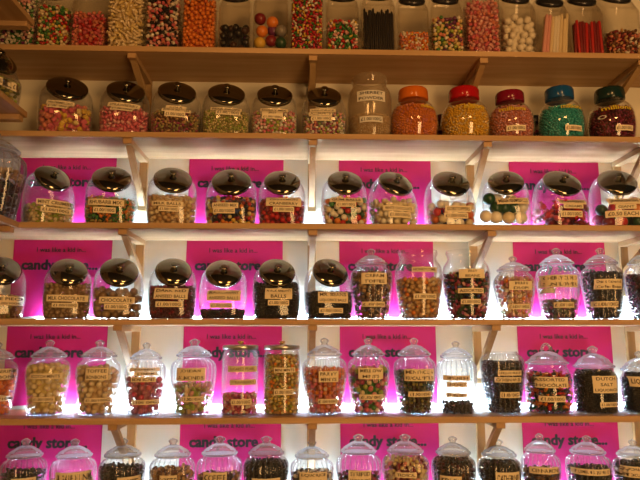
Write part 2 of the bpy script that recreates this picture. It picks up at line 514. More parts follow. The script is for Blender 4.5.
def make_jar(px0, px1, ytop, k, shape, label, name='candy_jar', yaw=0.0, body_mat=None, lid=None, lid_mat=None, labels=(), setback=0.045, group=None, loc=None, R=None, Hs=None, mb_extra=None, paper=PAPER, hz=None):
    """one jar with body, lid and stickers; px0..px1 = its width in the photo, ytop = top of the whole jar"""
    yaw = math.radians(yaw)
    fixed = loc is not None
    if loc is None:
        zt = shelf_top(k)
        R = 0.09
        for _ in range(4):
            yc = -D + setback + R * (1.0 if shape != 'SQUARE' else 1.12)
            P0, P1 = at(px0, 300, yc), at(px1, 300, yc)
            zmid = zt + R
            pm = at((px0 + px1) / 2, 300, yc)
            # the scale at the jar's own height
            dep = depth((pm[0], yc, zmid))
            R = (px1 - px0) * dep / F / 2
        # x where the jar's middle projects to the wanted column at its own height
        x = pm[0]
        for _ in range(6):
            v = np.array([x, yc, zmid]) - CAM
            pxx = 320 + F * (v @ RT) / (v @ FW)
            x += ((px0 + px1) / 2 - pxx) * (v @ FW) / F
        loc = Vector((x, yc, zt))
        if Hs is None:
            ztop = at((px0 + px1) / 2, ytop, yc)[2] - zt
            full = {'SLANT': 2.28, 'SQUARE': 3.1, 'URN': 3.12, 'URN_PLAIN': 3.12, 'URNW': 3.02, 'WIDE': 2.72, 'TALL': 2.72, 'CYL': 3.95, 'FAT': 2.1, 'BULB': 2.10}[shape]
            if lid == 'bigdome':
                full = 2.5
            if lid is None and shape in ('URN', 'URNW'):
                full = 2.3
            Hs = ztop / full
        if hz:
            Hs = hz * R
    else:
        loc = Vector(loc)
    if shape == 'SQUARE' and not fixed:
        P0, P1 = at(px0 + .4, 30, -D + setback), at(px1 - .4, 30, -D + setback)
        R = (P1[0] - P0[0]) / 2
        loc = Vector(((P0[0] + P1[0]) / 2, -D + setback + R * 1.12, zt))
        Hs = hz * R
        fixed = True
    if px1 > px0 + 1 and mb_extra is None and px1 - px0 > 5 and k and not fixed:
        for _ in range(5):
            q = np.vstack(key_rings(shape, R, Hs, 24, 14, yaw)) + np.array(loc) - CAM
            u = 320 + F * (q @ RT) / (q @ FW)
            fac = (px1 - px0) * (1.045 if shape == 'SLANT' else 1.0) / (u.max() - u.min())
            R *= fac
            loc.x += ((px0 + px1) / 2 - (u.max() + u.min()) / 2) * (q @ FW).mean() / F
            loc.y = -D + setback + R * (1.0 if shape != 'SQUARE' else 1.12)
    if shape == 'BULB' and not fixed:
        zt_ = at((px0 + px1) / 2, ytop, loc.y - .64 * R)[2] - loc.z
        Hs = zt_ / 2.10
    if shape in ('TALL', 'WIDE') and not fixed:
        Hs = (at((px0 + px1) / 2, ytop, loc.y - .72 * R)[2] - loc.z) / 2.72
    j = Jar()
    j.R, j.H, j.shape, j.yaw, j.loc = R, Hs, shape, yaw, loc
    root = empty(name, loc)
    tag(root, label, 'jar', group)
    j.root = root
    n = 144 if 'URN' in shape and shape != 'URN_PLAIN' else 48
    m = 30
    outer = key_rings(shape, R, Hs, n, m, yaw)
    inner = key_rings(shape, R, Hs, 48, m, yaw, 0.0032)
    for q in inner[:1]:
        q[:, 2] += 0.003
    for q in inner[1:4]:
        q[:, 2] = np.maximum(q[:, 2], 0.0032)
    b = MB()
    nin = key_rings(shape, R, Hs, n, m, yaw, 0.0032)
    for q in nin[:4]:
        q[:, 2] = np.maximum(q[:, 2], 0.003)
    b.grid(outer + nin[::-1], 0, True, True, rib=(6, 3, m - 5) if n == 144 else None)
    j.body = b.build('glass_body', [body_mat or GLASS, RIB_GLINT], root)
    # inner surface used to place sweets
    v = np.vstack(inner)
    f = []
    for a in range(m - 1):
        for i in range(48):
            i2 = (i + 1) % 48
            f.append((a * 48 + i, a * 48 + i2, (a + 1) * 48 + i2, (a + 1) * 48 + i))
    f.append(tuple(range(47, -1, -1)))
    f.append(tuple((m - 1) * 48 + i for i in range(48)))
    j.iv, j.if_ = v, f
    j.ibvh = BVHTree.FromPolygons([tuple(p) for p in v], f)
    on = outer
    v2 = np.vstack(on)
    f2 = []
    for a in range(m - 1):
        for i in range(n):
            i2 = (i + 1) % n
            f2.append((a * n + i, a * n + i2, (a + 1) * n + i2, (a + 1) * n + i))
    j.obvh = BVHTree.FromPolygons([tuple(p) for p in v2], f2)
    # lids
    if lid in ('chrome', 'dark'):
        K = SHAPES[shape][-1]
        til = math.radians(K[2])
        c = (K[0] * R, K[1] * Hs)
        r = K[3] * R
        b = MB()
        lathe(b, [(-.006, r * 1.02), (-.007, r * 1.07), (.002, r * 1.10), (.007, r * 1.09), (.011, r * 1.02), (.016, r * .86), (.021, r * .62), (.024, r * .34), (.0248, r * .12)], 48, 0, c, til, yaw)
        lo = b.build('lid', CHROME if lid == 'chrome' else DARKLID, root)
        b = MB()
        lathe(b, [(.0245, .0090), (.029, .0065), (.034, .0080), (.0385, .0155), (.0415, .0165), (.0445, .0140), (.046, .007)], 24, 0, c, til, yaw)
        b.build('knob', CHROME if lid == 'chrome' else DARKLID, lo)
    elif lid in ('glass', 'star', 'bigdome', 'loop'):
        z0 = SHAPES[shape][-1][1] * Hs + 0.0006
        r = SHAPES[shape][-1][3] * R
        h = Hs * (0.47 if lid != 'bigdome' else .55)
        b = MB()
        lathe(b, [(z0, r * .94), (z0 + .001, r * 1.06), (z0 + .003, r * 1.12), (z0 + .008, r * 1.13), (z0 + .0115, r * 1.08), (z0 + .013, r * 1.0), (z0 + .0185, r * .98), (z0 + .020, r * .92), (z0 + h * .62, r * .80), (z0 + h * .70, r * .68), (z0 + h * .86, r * .52), (z0 + h * .92, r * .40), (z0 + h, r * .24)], 48, 0)
        lo = b.build('lid', LIDGLASS, root)
        b = MB()
        kh = Hs * (.29 if lid != 'loop' else .2)
        if lid == 'loop':
            q = []
            for t in np.linspace(0, math.pi, 15):
                cx, cz = math.cos(t) * R * .2, z0 + h + math.sin(t) * R * .30 + .001
                a = np.linspace(0, 2 * math.pi, 10, endpoint=False)
                q.append(np.stack([cx + np.cos(a) * math.cos(t) * R * .06, np.sin(a) * R * .07, cz + np.cos(a) * math.sin(t) * R * .06], 1))
            b.grid(q, 0)
            b.build('handle', LIDGLASS, lo)
        else:
            pr = r * (.30 if lid != 'star' else .34)
            lathe(b, [(z0 + h + .0004, pr * .75), (z0 + h + kh * .18, pr * .62), (z0 + h + kh * .38, pr * .85), (z0 + h + kh * .6, pr * 1.0), (z0 + h + kh * .82, pr * .72), (z0 + h + kh, pr * .2)], 30, 0, flute=.09 if lid == 'star' else .03, ribs=6)
            b.build('knob', LIDGLASS, lo)
    elif lid == 'metal':
        z0 = SHAPES[shape][-1][1] * Hs + 0.0006
        r = R * .93
        b = MB()
        lathe(b, [(z0 - .012, r), (z0 - .0125, r * 1.05), (z0 + .001, r * 1.06), (z0 + .004, r * 1.0), (z0 + .006, r * .5), (z0 + .0065, r * .1)], 40, 0)
        lo = b.build('lid', ALU, root)
        b = MB()
        lathe(b, [(z0 + .0068, .007), (z0 + .011, .006), (z0 + .014, .012), (z0 + .019, .012), (z0 + .021, .006)], 20, 0)
        b.build('knob', GOLD, lo)
    elif lid == 'screw':
        z0 = SHAPES[shape][-1][1] * Hs
        r = R * .555
        b = MB()
        lathe(b, [(z0 - .004, r), (z0 - .004, r * 1.08), (z0 + .001, r * 1.11), (z0 + Hs * .31, r * 1.09), (z0 + Hs * .38, r * 1.02), (z0 + Hs * .40, r * .90), (z0 + Hs * .39, r * .1)], 72, 0, flute=.012, ribs=36)
        b.build('screw_cap', lid_mat, root)
    for L in labels:
        sticker(j, *L)
    return j


def sticker(j, text, a0, a1, b0, b1, mats=None, name='paper_label'):
    """a paper sticker wrapped on the front; a0..a1, b0..b1 its extent in the photo"""
    L = j.loc
    yf = L.y - j.R * .9
    p0, p1 = at(a0, b1, yf), at(a1, b0, yf)
    x0, x1, z0, z1 = p0[0] - L.x, p1[0] - L.x, p0[2] - L.z, p1[2] - L.z
    z0 = max(z0, .004)

    def on(x, z, off):
        h = j.obvh.ray_cast(Vector((x, -1, z)), Vector((0, 1, 0)))
        if h[0] is None:
            h = j.obvh.find_nearest(Vector((x, -.1, z)))
            return tuple(h[0] + Vector((0, -off, 0)))
        nn = h[1] if h[1].y < 0 else -h[1]
        return tuple(h[0] + nn * off)
    b = MB()
    nx, nz = 12, 4
    ribbed = .0024 if 'URN' in j.shape else .0014
    V = [on(x0 + (x1 - x0) * i / nx, z0 + (z1 - z0) * q / nz, ribbed) for q in range(nz + 1) for i in range(nx + 1)]
    Vb = [on(x0 + (x1 - x0) * i / nx, z0 + (z1 - z0) * q / nz, ribbed - .0006) for q in range(nz + 1) for i in range(nx + 1)]
    N = len(V)
    fq = []
    for q in range(nz):
        for i in range(nx):
            a = q * (nx + 1) + i
            fq.append((a, a + 1, a + nx + 2, a + nx + 1))
            fq.append((N + a, N + a + nx + 1, N + a + nx + 2, N + a + 1))
    if mats is None or mats[0] is not None:
        b.add(V + Vb, fq, 0)
    lines = text.split('\n') if text else []
    hh = (z1 - z0) / max(len(lines), 1)
    for q, s in enumerate(lines):
        if not s:
            continue
        v, f, d = text_mesh(s)
        w = (x1 - x0) * .88
        h = hh * .56
        sx = min(w / d[0], h / d[1] * 1.4)
        sz = h / d[1]
        cx, cz = (x0 + x1) / 2, z1 - hh * (q + .5)
        P = [on(cx + a * sx, cz + c * sz, ribbed + .0007) for a, c in v]
        b.add(P, f, 1, False)
    b.build(name, mats if mats and mats[0] is not None else ([PAPER, LINK] if mats is None else [mats[1], mats[1]]), j.root)


# ------------------------------------------------------------------ sweets
def tmpl_ball(sub):
    bm = bmesh.new()
    bmesh.ops.create_icosphere(bm, subdivisions=sub, radius=1.0)
    bm.verts.index_update()
    v = np.array([tuple(x.co) for x in bm.verts])
    f = np.array([[x.index for x in p.verts] for p in bm.faces])
    bm.free()
    return v, f


def tri(f):
    o = []
    for q in f:
        for i in range(1, len(q) - 1):
            o.append((q[0], q[i], q[i + 1]))
    return np.array(o)


BALL1, BALL2, BALL3 = tmpl_ball(1), tmpl_ball(2), tmpl_ball(3)


def tmpl_chunk():
    bm = bmesh.new()
    bmesh.ops.create_cube(bm, size=1.7)
    bmesh.ops.bevel(bm, geom=bm.edges[:], offset=.28, segments=1, affect='EDGES')
    bm.verts.index_update()
    v = np.array([tuple(x.co) for x in bm.verts])
    f = tri([[x.index for x in p.verts] for p in bm.faces])
    bm.free()
    return v, f


def tmpl_stick():
    n = 8
    a = np.linspace(0, 2 * math.pi, n, endpoint=False)
    v, f = [], []
    for z, r in ((-1, .7), (-.93, 1), (.93, 1), (1, .7)):
        v += [(math.cos(t) * r, math.sin(t) * r, z) for t in a]
    for k in range(3):
        for i in range(n):
            i2 = (i + 1) % n
            f.append((k * n + i, k * n + i2, (k + 1) * n + i2, (k + 1) * n + i))
    f.append(tuple(range(n - 1, -1, -1)))
    f.append(tuple(3 * n + i for i in range(n)))
    return np.array(v), tri(f)


def tmpl_wrap():
    """a sweet in a twisted wrapper"""
    n = 8
    a = np.linspace(0, 2 * math.pi, n, endpoint=False)
    v, f = [], []
    pr = ((-1.7, .75), (-1.65, .7), (-.95, .18), (-.8, .6), (-.35, .85), (.35, .85), (.8, .6), (.95, .18), (1.65, .7), (1.7, .75))
    for z, r in pr:
        v += [(math.cos(t) * r, math.sin(t) * r * .8, z * .75) for t in a]
    for k in range(len(pr) - 1):
        for i in range(n):
            i2 = (i + 1) % n
            f.append((k * n + i, k * n + i2, (k + 1) * n + i2, (k + 1) * n + i))
    f.append(tuple(range(n - 1, -1, -1)))
    f.append(tuple((len(pr) - 1) * n + i for i in range(n)))
    return np.array(v), tri(f)


CHUNK, STICK, WRAP = tmpl_chunk(), tmpl_stick(), tmpl_wrap()
ASPECT = dict(ball=(1, 1, 1), bean=(.78, .78, 1.35), chunk=(.85, .75, 1.0), bit=(1.1, .55, 1.1), log=(.62, .62, 1.75), wrap=(.85, .85, 1.1), disc=(1.15, .5, 1.15))


def poisson(cands, mind, pts, cellmap):
    cs = mind
    out = []
    m2 = mind * mind
    for p in cands:
        key = (int(math.floor(p[0] / cs)), int(math.floor(p[1] / cs)), int(math.floor(p[2] / cs)))
        ok = True
        for dx in (-1, 0, 1):
            for dy in (-1, 0, 1):
                for dz in (-1, 0, 1):
                    for q in cellmap.get((key[0] + dx, key[1] + dy, key[2] + dz), ()):
                        if (p[0] - q[0]) ** 2 + (p[1] - q[1]) ** 2 + (p[2] - q[2]) ** 2 < m2:
                            ok = False
                            break
                    if not ok:
                        break
                if not ok:
                    break
            if not ok:
                break
        if ok:
            cellmap.setdefault(key, []).append(p)
            out.append(p)
    return out


def inside(j, p, r):
    h = j.ibvh.find_nearest(Vector(p))
    if h[0] is None:
        return False
    d = Vector(p) - h[0]
    return d.dot(h[1]) < 0 and d.length >= r * .97


def level_of(j, py):
    """height inside the jar that the photo shows at py on its front"""
    z = at(320, py, j.loc.y - j.R * .8)[2] - j.loc.z
    return z


def layer(j, r, dep, level, cellmap, mind, front=.30, dens=9):
    v = j.iv
    T3 = tri(j.if_)
    A, B, C = v[T3[:, 0]], v[T3[:, 1]], v[T3[:, 2]]
    nn = np.cross(B - A, C - A)
    ar = np.linalg.norm(nn, axis=1) / 2
    nn = nn / (2 * ar[:, None] + 1e-12)
    mid = (A + B + C) / 3
    zmax = (SHAPES[j.shape][-1][1] - .05) * j.H
    ok = (mid[:, 1] < front * j.R) & (mid[:, 2] < level + r) & (mid[:, 2] < zmax)
    pr = np.where(ok, ar, 0)
    tot = pr.sum()
    if tot <= 0:
        return []
    N = int(min(9000, dens * tot / (math.pi * r * r)))
    idx = rng.choice(len(pr), N, p=pr / tot)
    u, w = rng.random(N), rng.random(N)
    sw = u + w > 1
    u[sw], w[sw] = 1 - u[sw], 1 - w[sw]
    P = A[idx] + (B - A)[idx] * u[:, None] + (C - A)[idx] * w[:, None] - nn[idx] * (dep + r * .02)
    hill = level - r + r * .5 * np.sin(P[:, 0] / r * .7 + P[:, 1] / r)
    keep = (P[:, 2] < hill) & (P[:, 2] > r + .003)
    return poisson([p for p in P[keep].tolist() if inside(j, p, dep * .96)], mind, None, cellmap)


def topfill(j, r, level, cellmap, mind, front=.5):
    N = int(min(5000, 12 * (j.R / r) ** 2))
    P = np.stack([rng.uniform(-j.R, j.R, N), rng.uniform(-j.R * 1.1, j.R * front, N), np.full(N, level - r)], 1)
    P[:, 2] += r * .5 * np.sin(P[:, 0] / r * .7 + P[:, 1] / r) + rng.uniform(-.3, .3, N) * r
    return poisson([p for p in P.tolist() if inside(j, p, r * .98)], mind, None, cellmap)


def core_mesh(j, inset, level):
    rs = key_rings(j.shape, j.R, j.H, 32, 18, j.yaw, inset + .0032)
    for q in rs:
        q[:, 2] = np.maximum(q[:, 2], .0045 + inset * .1)
    bm = bmesh.new()
    vs = [[bm.verts.new(tuple(p)) for p in q] for q in rs]
    for a in range(len(vs) - 1):
        for i in range(32):
            i2 = (i + 1) % 32
            bm.faces.new((vs[a][i], vs[a][i2], vs[a + 1][i2], vs[a + 1][i]))
    bm.faces.new(vs[0][::-1])
    bm.faces.new(vs[-1])
    bmesh.ops.bisect_plane(bm, geom=bm.verts[:] + bm.edges[:] + bm.faces[:], plane_co=(0, 0, level), plane_no=(0, 0, 1), clear_outer=True)
    bmesh.ops.holes_fill(bm, edges=[e for e in bm.edges if e.is_boundary], sides=0)
    bmesh.ops.triangulate(bm, faces=bm.faces[:])
    bm.verts.index_update()
    v = np.array([tuple(x.co) for x in bm.verts]).reshape(-1, 3)
    f = np.array([[x.index for x in p.verts] for p in bm.faces]).reshape(-1, 3)
    bm.free()
    return v, f


def rand_rot(n, flat=False):
    q = rng.normal(size=(n, 4))
    q /= np.linalg.norm(q, axis=1)[:, None]
    w, x, y, z = q.T
    return np.stack([np.stack([1 - 2 * (y * y + z * z), 2 * (x * y - z * w), 2 * (x * z + y * w)], 1),
                     np.stack([2 * (x * y + z * w), 1 - 2 * (x * x + z * z), 2 * (y * z - x * w)], 1),
                     np.stack([2 * (x * z - y * w), 2 * (y * z + x * w), 1 - 2 * (x * x + y * y)], 1)], 1)


def pick(pal, n):
    names = [c for c, w in pal]
    w = np.array([w for c, w in pal], float)
    return names, rng.choice(len(names), n, p=w / w.sum())


def mass(j, pts, r, shape, pal, name, label, cat, core=None):
    """many small sweets as one object (stuff)"""
    names, ci = pick(pal, len(pts))
    tv, tf = {'ball': BALL1 if r < .0052 else BALL2, 'bean': BALL1 if r < .0052 else BALL2, 'bit': CHUNK, 'chunk': CHUNK, 'log': STICK, 'wrap': WRAP, 'disc': BALL2}[shape]
    asp = np.array(ASPECT[shape])
    n = len(pts)
    V, Fc, M = [], [], []
    if n:
        P = np.array(pts)
        Rm = rand_rot(n)
        scl = rng.uniform(.88, 1.1, (n, 1)) * asp[None] * r
        vv = np.einsum('nij,nkj->nki', Rm, tv[None] * scl[:, None, :]) + P[:, None, :]
        V.append(vv.reshape(-1, 3))
        Fc.append((tf[None] + (np.arange(n) * len(tv))[:, None, None]).reshape(-1, 3))
        M.append(np.repeat(ci, len(tf)))
    if core is not None and len(core[0]):
        off = sum(len(v) for v in V)
        V.append(core[0])
        Fc.append(core[1] + off)
        dk = int(np.argmin([sum(CC[c]) for c in names])) if len(names) else 0  # core takes the darkest sweet colour, imitating shade in the gaps
        M.append(np.full(len(core[1]), dk))
    V, Fc, M = np.vstack(V), np.vstack(Fc), np.concatenate(M)
    me = bpy.data.meshes.new(name)
    me.vertices.add(len(V))
    me.vertices.foreach_set('co', V.ravel())
    me.loops.add(len(Fc) * 3)
    me.loops.foreach_set('vertex_index', Fc.ravel().astype(np.int32))
    me.polygons.add(len(Fc))
    me.polygons.foreach_set('loop_start', np.arange(len(Fc), dtype=np.int32) * 3)
    me.polygons.foreach_set('loop_total', np.full(len(Fc), 3, np.int32))
    for c in names:
        me.materials.append(candy(c))
    me.polygons.foreach_set('material_index', M.astype(np.int32))
    me.polygons.foreach_set('use_smooth', np.full(len(Fc), shape not in ('chunk', 'bit')))
    me.update(calc_edges=True)
    me.validate()
    o = link(name, me, None, j.loc)
    tag(o, label, cat, None, 'stuff')
    return o


def fill(j, shape, r, pal, py, what, where, name='candy_fill', level=None):
    """jar of small sweets"""
    lv = level if level is not None else level_of(j, py)
    lv = max(lv, .02)
    cm = {}
    md = r * 1.72
    pts = layer(j, r, r, lv, cm, md) + topfill(j, r, lv, cm, md)
    pts += layer(j, r, 2.6 * r, lv - r, cm, md, dens=5)
    core = core_mesh(j, min(3.0 * r + .002, j.R * .45), lv - 1.6 * r) if lv > 5 * r else None
    return mass(j, pts, r, shape, pal, name, f'{what} filling {where}', 'candy', core)


_ind = {}


def indiv(j, shape, r, pal, py, kind, where, words=None, deep=True, front=.2, level=None):
    """jar of larger sweets: those at the front are things of their own"""
    lv = level if level is not None else level_of(j, py)
    cm = {}
    md = r * 1.80
    pts = layer(j, r, r, lv, cm, md, front=front, dens=30) + topfill(j, r, lv, cm, md, front=.2)
    names, ci = pick(pal, len(pts))
    for p, c in zip(pts, ci):
        cn = names[c]
        one_sweet(kind, shape, r * rng.uniform(.95, 1.03), cn, j.loc + Vector(p), words, where)
    if deep:
        pts2 = layer(j, r, 2.8 * r, lv - r * .6, cm, md, dens=16)
        core = core_mesh(j, min(2.3 * r + .001, j.R * .42), lv - 2.0 * r) if lv > 4 * r else None
        if pts2 or core is not None:
            mass(j, pts2, r, shape, pal, kind + '_mass', f'deeper {kind.replace("_", " ")}s behind the front ones in {where}', 'candy', core)


NICE = dict(dkred='dark red', dkgreen='dark green', dkbrown='dark brown', palepink='pale pink', hotpink='bright pink', paleyellow='pale yellow', dkorange='deep orange', lightblue='pale blue', choc='brown', bronze='glossy bronze', moss='dark olive')


def one_sweet(kind, shape, r, cn, loc, words, where, rot=None):
    key = (kind, cn)
    if key not in _ind:
        tv, tf = BALL3 if shape == 'ball' else {'bean': BALL2, 'log': STICK, 'chunk': CHUNK, 'stick': STICK}[shape]
        me = bpy.data.meshes.new(kind)
        me.from_pydata((tv * np.array(ASPECT.get(shape, (1, 1, 1)))).tolist(), [], tf.tolist())
        me.polygons.foreach_set('use_smooth', np.full(len(tf), shape not in ('chunk',)))
        me.materials.append(candy(cn))
        _ind[key] = me
    o = link(kind, _ind[key], None, loc)
    o.scale = (r, r, r)
    o.rotation_euler = rng.uniform(0, 6.28, 3).tolist() if rot is None else rot
    nm = f'{NICE.get(cn, cn)} {kind.replace("_", " ")}'
    tag(o, f'{words or ""} {nm} in {where}'.strip(), 'candy', f'{nm}s in {where}')
    return o


def sticks(j, kind, pal, r, n, where, lean=.15, spread=None, length=.16, top_pal=None):
    """standing sticks"""
    cols = int(n)
    for row in range(2):
        for i in range(cols):
            u = (i + .5) / cols * 2 - 1
            y = -j.R * .80 + row * r * 2.3
            x = u * (j.R * .92) + (row * .5 - .25) * r
            ln = length / 2 * rng.uniform(.86, 1.0)
            if callable(lean):
                ty = lean(u)
            else:
                ty = lean * rng.uniform(-1, 1)
            x0 = x * .96
            mx = j.R * .965 - r - abs(math.sin(ty)) * ln
            x0 = max(-mx, min(mx, x0)) if mx > 0 else 0
            names, ci = pick(pal, 1)
            key = (kind, names[ci[0]], 's')
            if key not in _ind:
                tv, tf = STICK
                me = bpy.data.meshes.new(kind)
                me.from_pydata(tv.tolist(), [], tf.tolist())
                me.polygons.foreach_set('use_smooth', np.full(len(tf), True))
                me.materials.append(candy(names[ci[0]]))
                _ind[key] = me
            o = link(kind, _ind[key], None, j.loc + Vector((x0, y, .008 + ln * math.cos(ty))))
            o.scale = (r, r, ln)
            o.rotation_euler = (0, ty, 0)
            nm = f'{NICE.get(names[ci[0]], names[ci[0]])} {kind.replace("_", " ")}'
            tag(o, f'long {nm} standing in {where}', 'candy', f'{nm}s in {where}')


PR = '£1.00/100G'

# ================================================================== top shelf: square jars
POS = ['first', 'second', 'third', 'fourth', 'fifth', 'sixth', 'seventh', 'eighth', 'ninth', 'tenth', 'eleventh', 'twelfth', 'thirteenth', 'fourteenth', 'fifteenth', 'sixteenth', 'seventeenth', 'eighteenth']


def sq(px0, px1, what, mode, *args, hz=1.55):
    lab = f'square glass jar of {what} on the top shelf'
    j = make_jar(px0, px1, -30, 1, 'SQUARE', lab, lid='dark', body_mat=FROST, group='square jars on the top shelf', hz=hz, setback=.03)
    w = f'the square jar of {what}'
    if mode == 'fill':
        fill(j, *args, what.replace('mixed ', ''), 'its square jar on the top shelf')
    return j, w


def args_what(s):
    return s


def row_a():
    sq(-4, 31, 'mixed green and white mints', 'fill', 'chunk', .0075, [('green', 2), ('white', 3), ('palepink', 1), ('purple', 1)], -20, hz=2.1)
    sq(33, 66, 'red, green and cream balls', 'fill', 'ball', .0072, [('red', 4), ('green', 3), ('cream', 5), ('lime', 1), ('yellow', 1)], 10)
    sq(68, 103, 'rough red candy pieces', 'fill', 'chunk', .0080, [('red', 1), ('pink', 3), ('salmon', 2)], 16)
    j, w = sq(105, 141, 'cream nougat sticks', '', hz=2.1)
    indiv(j, 'log', .0085, [('cream', 3), ('paleyellow', 1)], -8, 'nougat_stick', w)
    sq(143, 178, 'black, pink and white allsorts', 'fill', 'chunk', .0085, [('black', 4), ('pink', 2), ('white', 2), ('palepink', 1), ('salmon', 1)], -2, hz=2.1)
    j, w = sq(180, 215, 'orange candy balls', '', hz=2.1)
    indiv(j, 'ball', .0085, [('orange', 4), ('dkorange', 1)], 0, 'orange_ball', w)
    sq(217, 250, 'dark liquorice pieces', 'fill', 'ball', .0160, [('black', 3), ('dkbrown', 1)], 24)
    j, w = sq(252, 288, 'large coloured gumballs', '')
    for px, py, c, yy in ((259, 43, 'yellow', 0), (271, 41, 'dkred', 0), (282, 43, 'dkgreen', 0), (262, 31.5, 'orange', 0), (282, 31, 'grey', .004), (272.5, 22.5, 'orange', .004), (259.5, 19, 'dkred', .0), (273, 31, 'purple', .024)):
        r = .0265
        y = j.loc.y - j.R * 1.08 + r + yy
        p = at(px, py, y)
        x = min(max(p[0], j.loc.x - j.R * .97 + r), j.loc.x + j.R * .97 - r)
        one_sweet('gumball', 'ball', r * .93, c, Vector((x, y, max(p[2], j.loc.z + r * .95 + .006))), 'large', w)
    sq(290, 324, 'small red, yellow and green beans', 'fill', 'bean', .0062, [('red', 4), ('dkred', 1), ('yellow', 3), ('green', 2), ('white', 2), ('hotpink', 2)], -2, hz=2.1)
    sq(326, 360, 'white, red and green beans', 'fill', 'bean', .0075, [('red', 3), ('green', 3), ('white', 4), ('palepink', 2), ('yellow', 1)], 20)
    j, w = sq(362, 397, 'black liquorice sticks', '')
    sticks(j, 'liquorice_stick', [('black', 1)], .0050, 14, w, .03, length=.20)
    sq(399, 431, 'orange and white corn candy', 'fill', 'chunk', .0055, [('orange', 4), ('white', 3), ('salmon', 3), ('yellow', 1)], 31)
    sq(433, 466, 'mixed yellow and green jellies', 'fill', 'ball', .0080, [('paleyellow', 4), ('white', 2), ('lime', 1), ('green', 1), ('salmon', 2), ('purple', 1)], 15)
    sq(468, 503, 'pink candy chunks', 'fill', 'chunk', .0085, [('palepink', 3), ('pink', 2), ('salmon', 1)], -2, hz=2.1)
    j, w = sq(505, 539, 'white mint balls', '')
    indiv(j, 'ball', .0150, [('white', 1)], 12, 'mint_ball', w)
    j, w = sq(541, 573, 'pale candy sticks', '')
    sticks(j, 'candy_stick', [('white', 1), ('cream', 2), ('palepink', 1)], .0070, 9, w, lambda u: .12 - .03 * u, length=.195)
    j, w = sq(574, 607, 'dark red laces', '')
    sticks(j, 'red_lace', [('dkred', 2), ('red', 1)], .0066, 10, w, .05, length=.168)
    sq(609, 644, 'brown and red candy bits', 'fill', 'bean', .0070, [('dkred', 2), ('brown', 2), ('salmon', 2), ('white', 1), ('tan', 1)], 26)


# ================================================================== slant jars
def slant(px0, px1, ytop, k, look, where, spec, labels, yaw=0, **kw):
    j = make_jar(px0, px1, ytop, k, 'SLANT', f'{look}, {where}', lid='chrome', yaw=yaw, labels=labels, group='slant jars with chrome lids', **kw)
    return j


